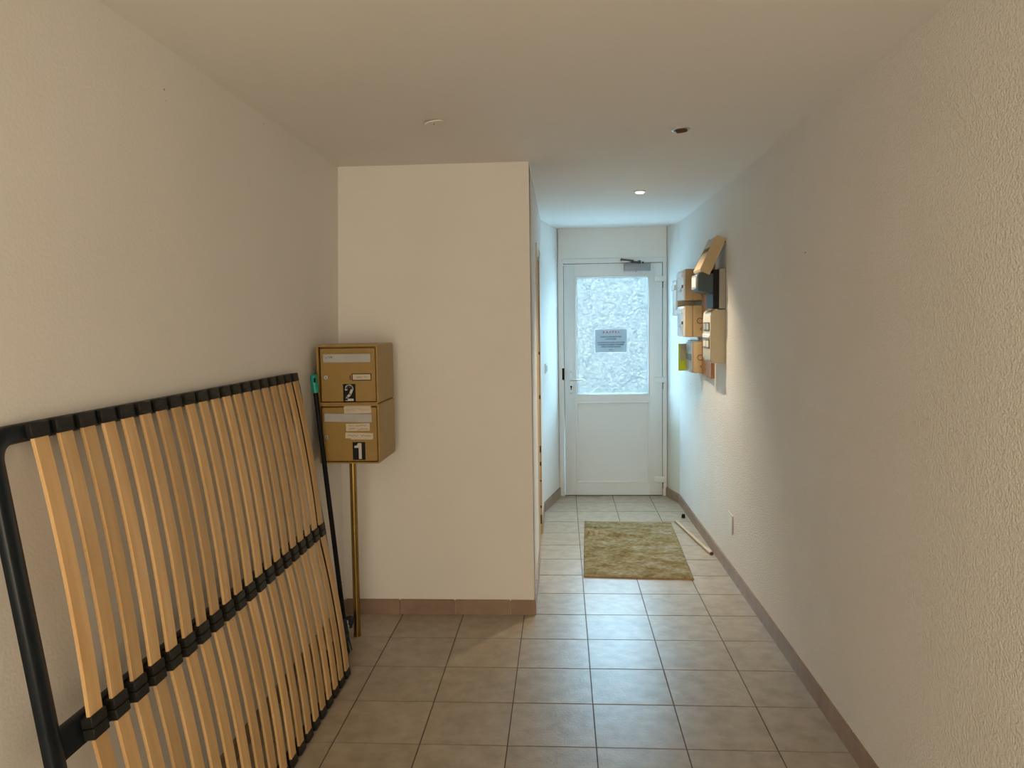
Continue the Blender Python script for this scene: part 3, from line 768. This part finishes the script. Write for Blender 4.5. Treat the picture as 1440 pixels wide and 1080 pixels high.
a = wall_box('tan mailbox with white front, uppermost in its column', 0.872, 5.690, 6.005, 1.727, 1.952, 'tan', 'white_front', 0.56, ((0.018, 0.045, 0.009),)); front_bits(*a)
a = wall_box('tan mailbox with white front and large ring mark, middle of its column', 0.872, 5.690, 6.005, 1.466, 1.690, 'tan', 'white_front', 0.56, ((0.035, 0.115, 0.019), (0.024, 0.055, 0.007))); front_bits(*a)
a = wall_box('shallow tan mailbox with grey front, lowest in its column', 0.931, 5.690, 5.955, 1.203, 1.428, 'tan', 'grey_box', 0.0, ((0.032, 0.115, 0.019), (0.022, 0.05, 0.008)))
t, f, d, w, h = a
b = B(); bx(b, -d - 0.004, -d + 0.002, 0.02, w - 0.02, h * 0.42, h * 0.62, 0.002); obj('slot', b, 'metal_dark', t, 40)
b = B(); bx(b, -d + 0.01, 0.0, 0.01, w - 0.01, h - 0.002, h + 0.010, 0.002); obj('lid', b, 'metal_grey', t, 40)
a = wall_box('white-fronted mailbox behind the tan ones, next to the entrance door', 0.872, 6.050, 6.265, 1.622, 1.902, 'tan', 'white_front', 0.0, back=1.012)
t, f, d, w, h = a
b = B(); bx(b, -d - 0.012, -d + 0.002, 0.02, w - 0.02, h * 0.7, h * 0.7 + 0.04, 0.003); obj('slot_flap', b, 'white_front', t, 40)

# flyers pushed into the lowest mailbox
fl = thing('flyer', 'lime green folded flyer sticking out of the lowest tan mailbox', 'flyer', (0.905, 5.975, 1.206))
b = B(); bx(b, -0.028, 0.030, -0.003, 0.003, 0.0, 0.204, 0.001); bx(b, 0.020, 0.032, -0.02, 0.003, 0.06, 0.16); obj('lime_sheet', b, 'lime', fl)
b = B(); bx(b, -0.014, 0.030, -0.009, -0.004, 0.080, 0.203, 0.001); obj('grey_sheet', b, 'grey_box', fl)

# nearest column: closed cream box, and above it one standing open with its cover swung up
cb = thing('wall_mailbox', 'cream upright mailbox with two label windows, beneath the open one', 'mailbox', (1.028, 5.008, 1.310), WG)
b = B(); prism(b, [(0, 0), (0, 0.337), (-0.070, 0.337), (-0.086, 0.325), (-0.092, 0.30), (-0.092, 0.03), (-0.086, 0.010), (-0.072, 0.0)], 'y', 0.0, 0.27)
bmesh.ops.bevel(b, geom=[e for e in b.edges if abs(e.verts[0].co.y - e.verts[1].co.y) < 1e-5], offset=0.004, segments=2, affect='EDGES')
obj('body', b, 'cream', cb, 45)
for zz, mm in ((0.205, 'grey_box'), (0.095, 'paper')):
    b = B(); bx(b, -0.096, -0.091, 0.03, 0.24, zz, zz + 0.055, 0.002); w_ = obj('label_window', b, 'metal_dark', cb, 40)
    b = B(); bx(b, -0.0975, -0.094, 0.045, 0.13, zz + 0.008, zz + 0.047); bx(b, -0.0975, -0.094, 0.145, 0.225, zz + 0.008, zz + 0.047); obj('label_card', b, mm, w_)
b = B(); bx(b, -0.1, -0.090, 0.02, 0.25, 0.160, 0.185, 0.004); obj('slot_flap', b, 'white_front', cb, 40)

ob = thing('wall_mailbox', 'opened mailbox with its tan cover swung up and dark inside showing', 'mailbox', (1.028, 5.000, 1.655), WG)
b = B(); bx(b, -0.040, 0.0, 0.0, 0.262, 0.0, 0.252, 0.003); obj('back_tray', b, 'grey_box', ob, 40)
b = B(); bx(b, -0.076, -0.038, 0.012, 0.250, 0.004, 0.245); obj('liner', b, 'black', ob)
b = B(); Lc, Tc = 0.245, 0.068
# cover: a shell, open towards the wall
zs0, zs1 = Lc * 0.55, Lc * 0.68
prism(b, [(-Tc, 0.012), (-Tc + 0.012, 0.0), (0, 0.0), (0, 0.008), (-Tc + 0.012, 0.010), (-Tc + 0.010, zs0), (-Tc, zs0)], 'y', 0.004, 0.258)
prism(b, [(-Tc, zs1), (-Tc + 0.010, zs1), (-Tc + 0.010, Lc - 0.010), (0, Lc - 0.008), (0, Lc), (-Tc + 0.014, Lc), (-Tc, Lc - 0.016)], 'y', 0.004, 0.258)
bx(b, -Tc, -Tc + 0.010, 0.004, 0.03, zs0 - 0.002, zs1 + 0.002); bx(b, -Tc, -Tc + 0.010, 0.23, 0.258, zs0 - 0.002, zs1 + 0.002)
bx(b, -Tc + 0.003, 0, 0.0, 0.006, 0.002, Lc - 0.003); bx(b, -Tc + 0.003, 0, 0.256, 0.262, 0.002, Lc - 0.003)
cv = obj('cover', b, 'tan', ob, 40)
cv.location = (-0.100, 0.010, 0.212); cv.rotation_euler = (0, math.radians(25), 0)
b = B(); cyl(b, (0.0, -0.002, Lc - 0.02), (0.0, 0.004, Lc - 0.02), 0.005, n=8); obj('hinge_pin', b, 'metal_dark', cv)
bk = thing('letter_box_insert', 'small dark teal box with a grey label jammed under the raised cover', 'box', (0.945, 5.02, 1.752))
b = B(); prism(b, [(-0.096 + 0.012, 0.020), (-0.015, 0.0), (0.008, 0.006), (0.008, 0.124), (-0.084, 0.124)], 'y', 0.0, 0.20); obj('case', b, 'tealbox', bk, 40)
b = B(); bx(b, -0.096, -0.083, 0.01, 0.19, 0.030, 0.118, 0.003); lf = obj('label_frame', b, 'metal_grey', bk, 40)
b = B(); bx(b, -0.0975, -0.0955, 0.03, 0.17, 0.045, 0.105); obj('label_card', b, 'white_plate', lf)

# ------------------------------------------------------------------ things on the corridor floor
dm = thing('door_mat', 'worn olive doormat with a rucked crease on the tiles', 'mat', (0.478, 5.424, 0.0))
NX, NY = 44, 84
c00, c10, c01, c11 = Vector((0.121, 4.770)), Vector((0.790, 4.726)), Vector((0.165, 6.118)), Vector((0.838, 6.080))
rm_ = random.Random(11)
def mat_surface(u, v):
    p = c00 * (1 - u) * (1 - v) + c10 * u * (1 - v) + c01 * (1 - u) * v + c11 * u * v
    vc = 0.690 - 0.055 * max(0, u - 0.3)
    fade = max(0.0, 1 - max(0, u - 0.10) / 0.62)
    z = 0.013 + 0.034 * fade * math.exp(-((v - vc) / (0.012 if v < vc else 0.030)) ** 2) + 0.005 * math.exp(-((v - 0.46) / 0.015) ** 2) * max(0, 1 - u / 0.2)
    z += 0.0016 * math.sin(13 * u + 5 * v) * math.sin(17 * v)
    return p, z
b = B(); G = []
for j in range(NY + 1):
    row = []
    for i in range(NX + 1):
        u, v = i / NX, j / NY
        p, z = mat_surface(u, v)
        e = min(u, 1 - u, (v) * 2, (1 - v) * 2)
        z -= 0.005 * max(0, 1 - e / 0.015)
        wob = 0.004
        row.append(b.verts.new((p.x - 0.478 + (rm_.uniform(-wob, wob) if i in (0, NX) else 0), p.y - 5.424 + (rm_.uniform(-wob, wob) if j in (0, NY) else 0), z + rm_.uniform(-.0012, .0012))))
    G.append(row)
for j in range(NY):
    for i in range(NX): b.faces.new((G[j][i], G[j][i + 1], G[j + 1][i + 1], G[j + 1][i]))
me = finish(b, 'pile', None)
for p in me.polygons: p.use_smooth = True
pile = obj('pile', me, 'carpet', dm)
b = B()
rim = [(i / NX, 0.0) for i in range(NX)] + [(1.0, j / NY) for j in range(NY)] + [(1 - i / NX, 1.0) for i in range(NX)] + [(0.0, 1 - j / NY) for j in range(NY)]
lo_, hi_ = [], []
for u, v in rim:
    p, z = mat_surface(u, v); o = Vector((p.x - 0.478, p.y - 5.424)); k = 1.006
    lo_.append(b.verts.new((o.x * k, o.y * k, 0.0005))); hi_.append(b.verts.new((o.x, o.y, z - 0.004)))
for q in range(len(rim)):
    r = (q + 1) % len(rim); b.faces.new((lo_[q], lo_[r], hi_[r], hi_[q]))
obj('binding', b, 'carpet_edge', dm, 60)
b = B(); cyl(b, (0.239 - 0.478, 5.913 - 5.424, 0.010), (0.239 - 0.478, 5.913 - 5.424, 0.018), 0.012, 0.006, 9); obj('burr', b, 'mortise', dm)

dw = thing('wooden_dowel', 'pale wooden stick lying on the tiles beside the doormat', 'stick', (0.94, 5.68, 0))
P0, P1 = Vector((0.882 - 0.94, 6.116 - 5.68, 0.0115)), Vector((0.994 - 0.94, 5.243 - 5.68, 0.0125))
b = B(); cyl(b, P0, P1, 0.011, 0.0125, 14); obj('shaft', b, 'dowel', dw, 50)
dd = (P1 - P0).normalized()
b = B(); cyl(b, P1 - dd * 0.006, P1 + dd * 0.004, 0.0128, 0.012, 14); obj('tip', b, 'dowel_tip', dw, 50)
cp = thing('rubber_cap', 'small black rubber cap lying near the end of the stick', 'cap', (0.961, 6.263, 0))
b = B(); cyl(b, (0, 0, 0), (0, 0, 0.026), 0.016, 0.014, 16); obj('cap_body', b, 'black', cp, 40)
b = B(); torus(b, (0, 0, 0.027), 0.0105, 0.003, 'z', 16, 6); obj('cap_rim', b, 'black', cp, 60)
